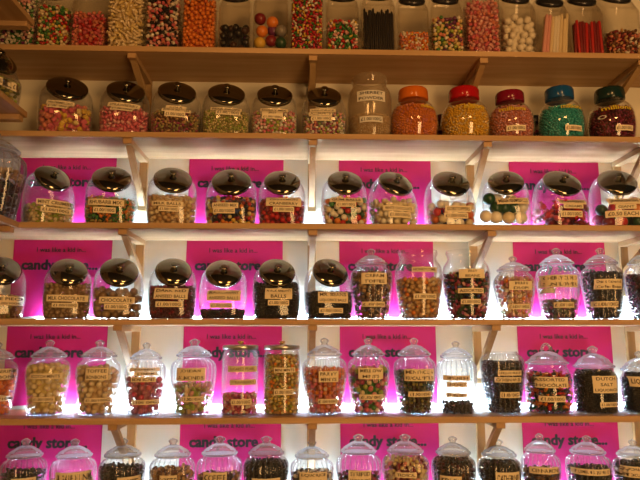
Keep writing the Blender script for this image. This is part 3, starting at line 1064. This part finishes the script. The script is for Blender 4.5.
def row_b():
    k = 2
    W = 'the second shelf'
    j = slant(38, 92, 75, k, 'chrome lidded slant jar of pink and yellow jellies', 'leftmost on the second shelf', None, [('WATERMELONS', 46, 71, 99, 104), (PR, 48, 67, 104.2, 108.5)], 22)
    fill(j, 'chunk', .0125, [('pink', 3), ('yellow', 2), ('salmon', 2), ('paleyellow', 1)], 103, 'pink and yellow jellies', 'the leftmost slant jar on ' + W)
    j = slant(99.5, 149, 79.5, k, 'chrome lidded slant jar of pink sweets', 'second shelf beside the pink and yellow jellies', None, [('STRAWBERRY', 107, 137, 101, 106), (PR, 111, 132, 106.2, 110.8)], 18)
    fill(j, 'bean', .0078, [('pink', 3), ('palepink', 1)], 107, 'pink sweets', 'the second slant jar on ' + W)
    j = slant(151.5, 200, 80, k, 'chrome lidded slant jar of brown candy bits', 'with three label strips on the second shelf', None, [('COLA', 165, 185, 104, 108), ('SUGAR BOTTLES', 162, 190, 108.2, 112), (PR, 165, 185, 112.2, 117)], 14)
    fill(j, 'bean', .0060, [('brown', 2), ('tan', 2), ('plum', 1), ('olive', 1)], 111, 'brown candy bits', 'the third slant jar on ' + W)
    j = slant(202.5, 249, 82, k, 'chrome lidded slant jar of yellow green candy', 'on the second shelf', None, [('PEAR DROPS', 210, 241, 106, 110.5), (PR, 216, 240, 110.7, 115)], 9)
    fill(j, 'ball', .0046, [('olive', 3), ('paleyellow', 3), ('lime', 2)], 110, 'yellow green candy', 'the fourth slant jar on ' + W)
    j = slant(252, 296.5, 83.5, k, 'chrome lidded slant jar of pastel candy', 'left of the middle bracket on the second shelf', None, [('DOLLY MIX', 260, 288, 107, 111.5), ('JELLY\n' + PR, 262, 283, 111.7, 119)], 5)
    fill(j, 'chunk', .0068, [('palepink', 3), ('white', 2), ('pink', 2), ('lime', 1), ('paleyellow', 1)], 109, 'pastel candy', 'the fifth slant jar on ' + W)
    j = slant(302.5, 345.5, 85, k, 'chrome lidded slant jar of speckled pastel candy', 'before the middle bracket, second shelf', None, [('LIQUORICE', 310, 336, 107, 111.3), ('ALLSORTS', 309, 332, 111.6, 116), (PR, 311, 332, 116.8, 121)], 1)
    fill(j, 'chunk', .0060, [('white', 3), ('palepink', 2), ('lime', 2), ('grey', 2), ('salmon', 1), ('plum', 1)], 109, 'speckled pastel candy', 'the sixth slant jar on ' + W)
    # open jar of powder
    j = make_jar(347.5, 391.5, 72.5, k, 'TALL', 'dusty open glass jar of pale sherbet powder on the second shelf', body_mat=DUSTY, labels=[('SHERBET\nPOWDER', 357.5, 385, 91, 101, [PAPER_W, INK]), (PR, 360, 382.5, 116.5, 122, [PAPER_W, INK])])
    fill(j, 'ball', .0042, [('beige', 1), ('cream', 1)], 112, 'pale sherbet powder', 'the dusty open jar on ' + W)
    # plastic jars with coloured screw caps
    cap = lambda n, c: principled(n + '_cap', c, .16)
    dat = [(389.5, 438.5, 84, 'orange', (.62, .14, .012), [('orange', 3), ('salmon', 1)], 'orange'),
           (440, 490.5, 83.5, 'red', (.42, .006, .010), [('gold', 4), ('paleyellow', 1)], 'yellow'),
           (487.5, 535, 87.5, 'crimson', (.20, .005, .024), [('salmon', 3), ('palepink', 2)], 'salmon pink'),
           (537, 585.5, 83.5, 'blue', (.008, .075, .22), [('teal', 5), ('lightteal', 2)], 'teal'),
           (586.5, 637.5, 84, 'dark green', (.008, .028, .026), [('dkred', 3), ('maroon', 2), ('plum', 1)], 'dark red')]
    lg = [('millions', 420, 437, 102, 109), ('millions', 463, 486, 103, 110), ('millions', 500, 527, 104.5, 112), ('millions', 560, 584, 102.5, 110), ('millions', 603, 633, 103.5, 111)]
    for (a, c, t, cn, cc, pal, what), lo in zip(dat, lg):
        j = make_jar(a, c, t, k, 'BULB', f'round plastic jar of {what} balls with {cn} screw cap on the second shelf', name='plastic_jar', body_mat=PLAST, lid='screw', lid_mat=cap(cn.replace(' ', '_'), cc), group='plastic jars with screw caps')
        sticker(j, lo[0], *lo[1:], mats=(None, YELLOW_INK), name='printed_lettering')
        m = (a + c) / 2
        if cn == 'dark green':
            sticker(j, 'O', 602, 608.5, 112, 119, mats=(None, PAPER_W), name='printed_emblem')
        if cn in ('crimson', 'blue', 'dark green'):
            sticker(j, PR, m + 4 if cn != 'crimson' else m - 4, m + 21 if cn != 'crimson' else m + 14, 125.5, 130.5)
        fill(j, 'ball', .0050, pal, 101, f'small {what} balls', f'the {cn} capped plastic jar')
    # two jars standing behind
    for a, c, nm, col, lab in ((424, 462, 'plum', (.05, .006, .02), 'dark capped plastic jar standing behind the orange and yellow jars'), (516, 556, 'navy', (.006, .015, .04), 'navy capped plastic jar standing behind the crimson and blue capped jars')):
        z = shelf_top(2)
        p = at((a + c) / 2, 120, -.062)
        R = .060
        j = make_jar(a, c, 97, 2, 'BULB', lab, name='plastic_jar', body_mat=PLAST, lid='screw', lid_mat=principled(nm + '_cap', col, .3), loc=(p[0], -.062, z), R=R, Hs=.078)
        fill(j, 'ball', .0060, [('maroon', 1), ('dkred', 1)] if nm == 'plum' else [('plum', 1), ('dkbrown', 1)], 104, 'dark sweets', f'the {nm} capped jar at the back', level=.09)


def row_c():
    k = 3
    W = 'third shelf'
    j = slant(22, 74, 165, k, 'slant jar of cream mint pieces turned to the right', 'first on the third shelf', None, [('MINT CRUMBLES', 38, 72, 199.5, 205), (PR, 42, 65, 207, 212)], 40)
    fill(j, 'chunk', .0078, [('cream', 4), ('beige', 3), ('lime', 1)], 204, 'cream mint pieces', 'the first slant jar on the third shelf')
    j = slant(85, 135.5, 165.5, k, 'slant jar of green and orange candy', 'second on the third shelf', None, [('RHUBARB MIX', 88.5, 123, 199.5, 205.5), (PR, 94, 115.5, 207.5, 213)], 15)
    fill(j, 'bean', .0068, [('green', 2), ('orange', 2), ('olive', 2), ('dkgreen', 1), ('tan', 2), ('dkorange', 1)], 197, 'green and orange candy', 'the second slant jar on the third shelf')
    j = slant(147, 196, 166.5, k, 'slant jar of beige candy balls', 'just right of the left bracket on the third shelf', None, [('MILK BALLS', 152, 183, 201.5, 206), (PR, 159, 178.5, 207, 211.5)], 14)
    indiv(j, 'ball', .0088, [('beige', 3), ('cream', 1), ('tan', 1)], 194, 'malt_ball', 'the beige jar on the third shelf')
    j = slant(206, 256, 169, k, 'slant jar of red, yellow and black balls', 'on the third shelf', None, [('ANISEED MIX', 212, 238.5, 203, 208), (PR, 213, 235, 208.3, 213.5)], 3)
    indiv(j, 'ball', .0085, [('red', 2), ('dkred', 2), ('yellow', 2), ('black', 2), ('blue', 1), ('orange', 1), ('paleyellow', 1)], 195, 'aniseed_ball', 'the red, yellow and black jar')
    j = slant(259, 304.5, 169.5, k, 'slant jar of red balls', 'left of the middle bracket on the third shelf', None, [('CINNAMON\nCRANBERRY', 266, 301, 197, 206), (PR, 273, 294, 207, 212)], 4)
    indiv(j, 'ball', .0105, [('red', 3), ('dkred', 1)], 196, 'cinnamon_ball', 'the red jar on the third shelf')
    j = slant(322, 367, 169.5, k, 'slant jar of white, red and green gumballs', 'right of the middle bracket, third shelf', None, [('GUM BALLS', 330, 363, 197, 202), (PR, 336, 356, 202.3, 207)], 3)
    indiv(j, 'ball', .0125, [('white', 4), ('cream', 2), ('red', 2), ('green', 1), ('dkgreen', 1), ('orange', 1)], 195, 'gumball', 'the white, red and green jar')
    j = slant(369, 417, 171, k, 'slant jar of cream gumballs turned to the right', 'on the third shelf', None, [('WHITE CHOCOLATE', 383, 414, 206, 211), (PR, 388, 411, 212, 217.5)], 17)
    indiv(j, 'ball', .0130, [('cream', 3), ('white', 1)], 196, 'gumball', 'the cream gumball jar')
    j = slant(425, 475, 171, k, 'slant jar of white gumballs with few red and blue', 'on the third shelf', None, [('GOBSTOPPERS', 445, 471, 206, 212), (PR, 444, 468, 213, 218.5)], 2)
    indiv(j, 'ball', .0165, [('white', 4), ('cream', 3), ('dkorange', 2), ('red', 1), ('blue', 1)], 199, 'gumball', 'the white jar with red and blue')
    j = slant(483, 530, 169.5, k, 'slant jar of large green and white gumballs', 'beside the right bracket on the third shelf', None, [('MEGA GUMBALLS', 498, 529, 197.5, 204)], -11)
    for px, py, c, yy in ((486, 216.5, 'white', .012), (496, 217.5, 'white', 0), (508.5, 218, 'cream', 0), (521, 218, 'white', .006), (489, 199, 'dkgreen', .016), (496, 208, 'dkgreen', .008), (504, 207.5, 'dkgreen', .010), (512, 207, 'dkgreen', .012), (522, 207, 'white', .016),
                          (500, 217, 'white', .048), (514, 217, 'cream', .048), (497, 200, 'white', .05), (511, 201, 'cream', .05), (503, 210, 'green', .055), (520, 211, 'white', .055)):
        r = .0255
        y = j.loc.y - j.R * .90 + r + yy
        p = at(px, py, y)
        one_sweet('gumball', 'ball', r, c, Vector((p[0], y, max(p[2], j.loc.z + r + .004))), 'very large', 'the large green and white jar')
    j = slant(533, 588, 171, k, 'slant jar of red wrapped sweets turned to the right', 'on the third shelf', None, [('STRAWBERRY', 559.5, 587, 199, 204), ('CREAMS', 563, 583, 204.3, 208.5), (PR, 560.5, 582, 211, 217)], 2)
    fill(j, 'wrap', .0195, [('red', 4), ('dkred', 2), ('white', 1), ('pink', 1)], 199, 'red wrapped sweets', 'the ninth slant jar on the third shelf')
    j = slant(589, 645, 170, k, 'slant jar of red, orange and green sweets', 'rightmost on the third shelf', None, [('JAWBREAKERS', 610, 640, 198, 204), ('GIANT', 616, 635, 204.5, 209), ('£0.50 EACH', 608, 639, 210.5, 217)], -8)
    indiv(j, 'ball', .0250, [('red', 2), ('dkorange', 2), ('dkgreen', 1), ('orange', 1), ('dkred', 1)], 196, 'gumball', 'the red, orange and green jar')


def row_d():
    k = 4
    j = slant(-27, 25, 256, k, 'slant jar of dull tan sweets', 'cut by the left edge on the fourth shelf', None, [('FUDGE PIECES', -18, 22, 296, 301), (PR, -10, 20, 301, 305)], 29)
    fill(j, 'chunk', .0070, [('tan', 3), ('olive', 2), ('brown', 1)], 295, 'dull tan sweets', 'the leftmost slant jar on the fourth shelf')
    j = slant(43, 91, 257.5, k, 'slant jar of small bronze chocolate balls', 'on the fourth shelf', None, [('MILK CHOCOLATE', 47.5, 84, 295, 301.5), (PR, 53, 76.5, 303, 307.5)], 22)
    indiv(j, 'ball', .0080, [('bronze', 2), ('choc', 2)], 283, 'chocolate_ball', 'the small chocolate ball jar')
    j = slant(93, 142.5, 257.5, k, 'slant jar of larger bronze chocolate balls', 'before the left bracket, fourth shelf', None, [('CHOCOLATE', 100, 133, 297, 303.5), (PR, 105, 127, 304, 309.5)], 19)
    indiv(j, 'ball', .0155, [('bronze', 2), ('choc', 3)], 288, 'chocolate_ball', 'the larger chocolate ball jar')
    j = slant(149, 195.5, 257, k, 'slant jar of dark maroon sweets', 'just right of the left bracket on the fourth shelf', None, [('DARK RED\nANISEED BALLS', 154, 187, 288, 299), (PR, 156, 182, 301.5, 307)], 14)
    fill(j, 'ball', .0062, [('maroon', 3), ('dkred', 1)], 285, 'dark maroon sweets', 'the fourth slant jar on the fourth shelf')
    j = slant(200, 246, 259.5, k, 'nearly empty slant jar with black sweets at the bottom', 'on the fourth shelf', None, [('BLACKCURRANT\nANISEED BALLS', 207, 240, 290, 300.5), (PR, 210, 232, 303, 308)], 8)
    fill(j, 'ball', .0058, [('black', 3), ('maroon', 1)], 309, 'black sweets', 'the bottom of the nearly empty slant jar')
    j = slant(253, 299, 258, k, 'slant jar full of black sweets', 'left of the middle bracket on the fourth shelf', None, [('BLACK ANISEED\nBALLS', 265, 292, 288, 299), (PR, 268, 289, 300, 305.5)], 9)
    fill(j, 'ball', .0058, [('black', 1)], 281, 'black sweets', 'the slant jar left of the middle bracket')
    j = slant(304.5, 352, 258, k, 'slant jar of black sweets turned to the right', 'before the middle bracket', None, [('MR. BEANS\nLIQUORICE BALLS', 318, 348, 292, 303), (PR, 319, 343, 308, 313)], 13)
    fill(j, 'ball', .0075, [('black', 1)], 291, 'black sweets', 'the slant jar before the middle bracket')
    G = 'glass lidded urn jars'
    j = make_jar(350.5, 392.5, 249, k, 'URN', 'ribbed urn jar of brown toffees on the fourth shelf', lid='glass', labels=[('CREAM\nTOFFEE', 362, 387, 273, 284), (PR, 362.5, 385, 301.5, 306.5)], group=G)
    fill(j, 'chunk', .0088, [('brown', 3), ('tan', 2), ('dkbrown', 2)], 270, 'brown toffees', 'the ribbed urn jar on the fourth shelf')
    j = make_jar(394.5, 442.5, 249, k, 'WIDE', 'open wide necked jar of tan and orange balls on the fourth shelf', labels=[('HONEYCOMB', 412, 437, 267, 272), (PR, 414, 437, 293.5, 299)], group='open wide necked jars')
    indiv(j, 'ball', .0090, [('tan', 3), ('beige', 2), ('orange', 1)], 277, 'honeycomb_ball', 'the tan and orange jar')
    j = make_jar(442, 490.5, 249, k, 'WIDE', 'open wide necked jar of dark coloured mixed sweets on the fourth shelf', labels=[('JELLY\nBEANS', 459.5, 484.5, 269, 278), ('ASSORTED', 459, 484, 288, 293), (PR, 462, 481, 299, 304)], group='open wide necked jars')
    fill(j, 'bean', .0078, [('dkred', 2), ('dkgreen', 2), ('plum', 3), ('black', 2), ('olive', 1), ('palepink', 1), ('blue', 1)], 271, 'dark coloured mixed sweets', 'the open jar left of the right bracket')
    j = make_jar(493, 535.5, 257, k, 'URNW', 'squat ribbed urn jar of pink and orange sweets on the fourth shelf', lid='glass', labels=[('FRUIT\nDROPS', 510, 532.5, 281, 290), (PR, 510, 531, 304, 309)], group=G)
    fill(j, 'chunk', .0095, [('palepink', 3), ('tan', 2), ('orange', 1), ('cream', 2), ('pink', 1)], 275, 'pink and orange sweets', 'the squat ribbed urn jar')
    j = make_jar(535.5, 580.5, 248.5, k, 'URN', 'ribbed urn jar one third full of brown sweets on the fourth shelf', lid='glass', labels=[('CHERRY CLOUD\nSUNFLOWER', 545.5, 578, 275, 287), ('', 546, 556, 287.7, 292.5, [PAPER_W, INK]), (PR, 556, 575, 302, 307.5)], group=G)
    fill(j, 'chunk', .0075, [('brown', 3), ('dkbrown', 2), ('moss', 1), ('plum', 1)], 298, 'brown sweets', 'the one third full urn jar')
    j = make_jar(580, 624.5, 248.5, k, 'URN', 'ribbed urn jar of black coffee beans on the fourth shelf', lid='glass', labels=[('Dark Covered\nCoffee Beans', 597, 622, 279, 289), (PR, 597, 619, 301, 307)], group=G)
    fill(j, 'bean', .0066, [('black', 4), ('dkbrown', 1)], 270, 'black coffee beans', 'the ribbed urn jar at the right')
    j = make_jar(623, 668, 248.5, k, 'URN', 'ribbed urn jar cut by the right edge on the fourth shelf', lid='glass', group=G)
    fill(j, 'bean', .0066, [('black', 2), ('maroon', 2)], 272, 'dark maroon sweets', 'the urn jar at the right edge')


def row_e():
    k = 5
    G = 'glass lidded urn jars'
    U = lambda a, c, t, shape, lab, labels, lid='glass', **kw: make_jar(a, c, t, k, shape, lab, lid=lid, labels=labels, group=G, **kw)
    j = U(-28, 18.5, 342, 'URN_PLAIN', 'plain urn jar of orange sweets cut by the left edge', [('TANGERINE\nBON BONS', -14, 11, 369, 380), (PR, -14, 8, 397, 402)])
    fill(j, 'ball', .0085, [('dkorange', 2), ('orange', 3)], 370, 'orange sweets', 'the plain urn jar at the left edge')
    j = U(24.5, 71, 340, 'URN_PLAIN', 'plain urn jar of cream balls on the fifth shelf, left of its lookalike', [('SCOTCH MINTS', 30, 59, 373.5, 379), (PR, 32, 52, 397, 402)])
    indiv(j, 'ball', .0108, [('cream', 3), ('paleyellow', 2)], 364, 'bonbon', 'the cream jar labelled as mints')
    j = U(75, 121, 340, 'URN_PLAIN', 'plain urn jar of cream bonbons beside the left bracket', [('TOFFEE\nBONBONS', 86, 107, 368, 380), (PR, 84, 108, 398, 403)])
    indiv(j, 'ball', .0108, [('cream', 3), ('beige', 2)], 366, 'bonbon', 'the cream jar beside the left bracket')
    j = U(124.5, 166, 342.5, 'URN', 'urn jar of dusky pink bonbons on the fifth shelf', [('STRAWBERRY', 130, 158, 368, 371.3), ('& CREAM', 135, 156, 371.8, 375.5), ('BON BONS', 131, 155, 377, 382), (PR, 131, 156, 400, 405)])
    indiv(j, 'ball', .0112, [('mauve', 3), ('hotpink', 1), ('pink', 1)], 378, 'bonbon', 'the dusky pink jar')
    j = U(170.5, 216.5, 339, 'URN', 'ribbed urn jar half full of green and pink almonds', [('JORDAN\nALMONDS', 176, 205, 368, 381), (PR, 180, 203, 396.5, 402)], 'star')
    fill(j, 'bean', .0098, [('lime', 3), ('olive', 2), ('palepink', 3), ('beige', 3), ('cream', 1)], 384, 'green and pink almonds', 'the ribbed urn jar with star knob')
    j = make_jar(221, 258.5, 340, k, 'CYL', 'straight metal lidded jar part full of pink sweets', lid='metal', labels=[('SUGARED PEARL', 228, 256, 366, 372), ('STRAWBERRY', 230, 255, 379.5, 385), (PR, 231, 251, 399, 405)], group='straight jars with metal lids')
    fill(j, 'chunk', .0062, [('palepink', 3), ('plum', 2), ('pink', 2), ('white', 1)], 394, 'pink sweets', 'the part full straight jar')
    j = make_jar(263, 300, 340, k, 'CYL', 'straight metal lidded jar full of yellow green candy', lid='metal', labels=[('MINI MINTS', 274, 295, 367.5, 372.5), (PR, 274, 293, 389, 395)], group='straight jars with metal lids')
    fill(j, 'chunk', .0062, [('olive', 2), ('lime', 1), ('orange', 1), ('tan', 2), ('paleyellow', 4), ('yellow', 2)], 355, 'yellow green candy', 'the full straight jar')
    j = U(302, 347, 338, 'URN', 'ribbed urn jar of pink orange mints labelled PARTY MINTS', [('PARTY\nMINTS', 319, 338, 371, 382), (PR, 318, 338, 399, 404)])
    fill(j, 'chunk', .0085, [('salmon', 3), ('orange', 2), ('dkorange', 1), ('pink', 2), ('palepink', 3), ('cream', 1)], 368, 'pink and orange mints', 'the PARTY MINTS jar')
    j = U(347.5, 389.5, 338, 'URN', 'ribbed urn jar of multicoloured mint balls on the fifth shelf', [('MELLOW\nMINTS', 359, 383, 368, 379), (PR, 360, 383, 394.5, 400)])
    indiv(j, 'ball', .0100, [('plum', 3), ('palepink', 2), ('green', 1), ('lime', 2), ('pink', 2), ('cream', 1), ('purple', 1)], 367, 'mint_ball', 'the multicoloured mint jar')
    j = U(393.5, 436, 338, 'URN', 'ribbed urn jar of dark olive drops labelled MENTHOL EUCALYPTUS', [('MENTHOL &\nEUCALYPTUS', 405, 435, 369, 381), (PR, 409, 432, 391.5, 397)])
    fill(j, 'chunk', .0066, [('moss', 3), ('dkbrown', 2), ('dkgreen', 2), ('olive', 1)], 371, 'dark olive drops', 'the MENTHOL EUCALYPTUS jar')
    j = U(436, 477.5, 341, 'URN', 'ribbed urn jar nearly empty with black liquorice at its base', [('SPANISH', 445, 470, 375.5, 380.5), ('LICORICE', 448, 466.5, 382, 387), (PR, 448, 467, 393, 397.5)], 'glass')
    fill(j, 'log', .0070, [('black', 1)], 404, 'black liquorice twists', 'the base of the nearly empty urn jar')
    j = U(479.5, 525, 353, 'URN', 'lidless ribbed urn jar of black sweets beside the right bracket', [('LIQUORICE', 498, 522, 370.5, 375.5), ('CATHERINE WHEEL', 496, 522, 377, 382.5), (PR, 501, 520, 392, 398)], None)
    fill(j, 'bean', .0066, [('black', 3), ('dkbrown', 1)], 362, 'black sweets', 'the lidless urn jar')
    j = make_jar(524.5, 573, 352, k, 'FAT', 'fat round jar of red and orange wrapped sweets with loop handle', lid='loop', labels=[('ASSORTED\nCHOCOLATE', 533, 568, 377, 388), (PR, 541, 565, 396, 402)], group='fat round jars')
    fill(j, 'wrap', .0105, [('red', 3), ('orange', 2), ('dkorange', 2), ('dkgreen', 2), ('black', 2)], 374, 'red and orange wrapped sweets', 'the fat jar with loop handle')
    j = make_jar(572, 619.5, 346, k, 'FAT', 'fat round jar of black liquorice with domed glass lid', lid='bigdome', labels=[('DUTCH\nSALT\nLIQUORICE', 594, 618, 376, 393), (PR, 600, 618, 402, 407)], group='fat round jars')
    fill(j, 'bean', .0055, [('black', 1)], 371, 'black liquorice', 'the fat jar with domed lid')
    j = make_jar(619.5, 666, 351, k, 'FAT', 'fat round jar of black sweets cut by the right edge', lid='bigdome', labels=[('LIQUORICE', 634.5, 656, 377, 387)], group='fat round jars')
    fill(j, 'bean', .0055, [('black', 1)], 373, 'black sweets', 'the fat jar at the right edge')


def row_f():
    k = 6
    G = 'urn jars on the lowest shelf'
    dk = [('black', 3), ('dkbrown', 1)]
    dat = [(-1, 47.5, 438, 'black sweets at the left edge', dk, 471, .0075, [('LIQUORICE', 11, 33, 478, 488)]),
           (49, 97, 438.5, 'pale pink sugar sweets', [('palepink', 2), ('cream', 2)], 480, .0075, [('SUGARED PINK', 55, 90, 472, 484)]),
           (97.5, 146, 438, 'black sweets beside the left bracket', dk, 467, .0070, [('CAMP COFFEE', 117, 137, 477, 488)]),
           (148.5, 195.5, 438, 'tan and brown sweets', [('tan', 2), ('brown', 2)], 470, .0085, [('TOFFEE', 160, 177, 475, 486)]),
           (196, 242.5, 436, 'brown sweets under the candy store lettering', [('brown', 2), ('dkbrown', 1), ('tan', 1)], 476, .0085, [('COFFEE', 203, 227, 472, 483)]),
           (243, 289, 436, 'black sweets under the candy store lettering', [('black', 1)], 463, .0060, [('BLACK JACK', 252, 280, 478, 488)]),
           (290, 334, 440, 'dark sweets under the middle bracket', [('black', 1), ('grey', 1), ('white', 1)], 474, .0080, [('LIQUORICE\nROCK', 300, 327, 472, 484)]),
           (336, 381.5, 434, 'striped liquorice', [('plum', 2), ('black', 2)], 477, .0080, [('STRIPED\nLICORICE', 349, 371, 470, 484)]),
           (382, 429.5, 434, 'pastel yellow and pink mix', [('paleyellow', 3), ('palepink', 2), ('salmon', 1), ('cream', 2), ('dkred', 1)], 461, .0092, [('TROPICAL', 396, 416, 472, 477.5)]),
           (431, 476.5, 436, 'dark brown mixed sweets', [('dkbrown', 3), ('black', 2), ('maroon', 1), ('brown', 1)], 460, .0078, [('FRUIT', 442, 461, 476, 486)]),
           (477, 522.5, 439, 'black sweets beside the right bracket', dk, 465, .0060, [('CATHERINE', 496, 520, 472, 484)]),
           (520.5, 561.5, 433, 'brown sweets with wide label', [('brown', 2), ('dkbrown', 2), ('tan', 1)], 472, .0078, [('CINNAMON', 532, 559, 467, 474)]),
           (565, 613, 435, 'dark liquorice under the candy store lettering', dk, 471, .0066, [('PREMIUM LIQUORICE', 577, 610, 469, 475.5)]),
           (612, 658, 439, 'black sweets at the right edge', dk, 466, .0066, [('LIQUORICE\nSALTY DOUBLE', 620, 646, 467, 478)])]
    for n, (a, c, t, what, pal, py, r, labs) in enumerate(dat):
        j = make_jar(a, c, t, k, 'URN', f'ribbed urn jar of {what} on the lowest shelf', lid='star' if n in (4, 5, 7, 8) else 'glass', labels=labs, group=G)
        fill(j, 'bean', r, pal, py, what.split(' under ')[0].split(' with ')[0].split(' beside ')[0].split(' at ')[0], f'the {POS[n]} urn jar on the lowest shelf')


def left_jars():
    # big bluish ribbed jar on the side shelf
    j = make_jar(0, 0, 0, 3, 'URN', 'big bluish ribbed jar of nuts and chocolate on the side shelf', name='candy_jar', body_mat=BLUEGLASS, lid='glass', loc=(LX - .088, -D - .07, shelf_top(3) - .0235 + T), R=.120, Hs=.107, yaw=90)
    fill(j, 'chunk', .0120, [('dkbrown', 3), ('black', 1), ('maroon', 1)], 180, 'dark chocolate pieces', 'the big bluish jar', level=.135)
    cmj = fill_band(j, 'chunk', .0075, [('tan', 3), ('beige', 2), ('bronze', 1)], .142, .178)
    z = shelf_top(2) + .050 + T
    j = make_jar(0, 0, 0, 2, 'SLANT', 'slant jar of green sweets on the side shelf, facing right', lid='chrome', loc=(LX - .100, -D - .105, z), R=.097, Hs=.093, yaw=55, group='slant jars with chrome lids')
    fill(j, 'chunk', .0085, [('olive', 3), ('lime', 2), ('moss', 2)], 80, 'green sweets', 'the slant jar on the side shelf', level=.10)
    sticker(j, PR, 3, 17, 75, 83)
    j = make_jar(0, 0, 0, 2, 'SLANT', 'slant jar on the side shelf, nearest the camera at left edge', lid='chrome', loc=(LX - .10, -D - .335, z), R=.095, Hs=.093, yaw=80, group='slant jars with chrome lids')
    fill(j, 'chunk', .0085, [('plum', 3), ('palepink', 2)], 80, 'pink sweets', 'the nearest slant jar on the side shelf', level=.10)


def fill_band(j, shape, r, pal, z0, z1):
    cm = {}
    pts = [p for p in layer(j, r, r, z1, cm, r * 1.72, front=1.2) if p[2] > z0]
    pts += topfill(j, r, z1, cm, r * 1.72)
    mass(j, pts, r, shape, pal, 'chopped_nut_fill', 'golden chopped nuts lying on the chocolate in the big bluish jar', 'candy')


row_a(); row_b(); row_c(); row_d(); row_e(); row_f(); left_jars()

# ------------------------------------------------------------------ light
def area(name, loc, target, sx, sy, power, col):
    l = bpy.data.lights.new(name, 'AREA')
    l.shape = 'RECTANGLE'
    l.size, l.size_y = sx, sy
    l.energy = power
    l.color = col
    o = bpy.data.objects.new(name, l)
    COL.objects.link(o)
    o.location = loc
    d = Vector(target) - Vector(loc)
    o.rotation_euler = d.to_track_quat('-Z', 'Y').to_euler()
    return o


area('ceiling_lamp', (-0.5, -2.9, 3.15), (-0.2, 0, 1.4), 0.5, 0.25, 9, (1.0, 0.48, 0.14))
area('ceiling_lamp', (1.0, -2.7, 3.15), (0.6, 0, 1.4), 0.5, 0.25, 9, (1.0, 0.48, 0.14))
area('doorway_light', (1.5, -3.9, 1.35), (0.2, 0, 1.6), 1.0, 2.5, 86, (1.0, 0.55, 0.20))

w = bpy.data.worlds.new('room')
w.use_nodes = True
w.node_tree.nodes['Background'].inputs[0].default_value = (0.05, 0.035, 0.022, 1)
w.node_tree.nodes['Background'].inputs[1].default_value = 0.6
sc.world = w

sc.view_settings.view_transform = 'Standard'
sc.view_settings.look = 'None'
sc.view_settings.exposure = 0.0
sc.view_settings.gamma = 1.0
sc.view_settings.use_curve_mapping = False
cy = sc.cycles
cy.use_denoising = True
cy.transparent_max_bounces = 40
cy.max_bounces = 10
cy.diffuse_bounces = 3
cy.glossy_bounces = 5
cy.sample_clamp_indirect = 6.0
cy.caustics_reflective = False
cy.caustics_refractive = False
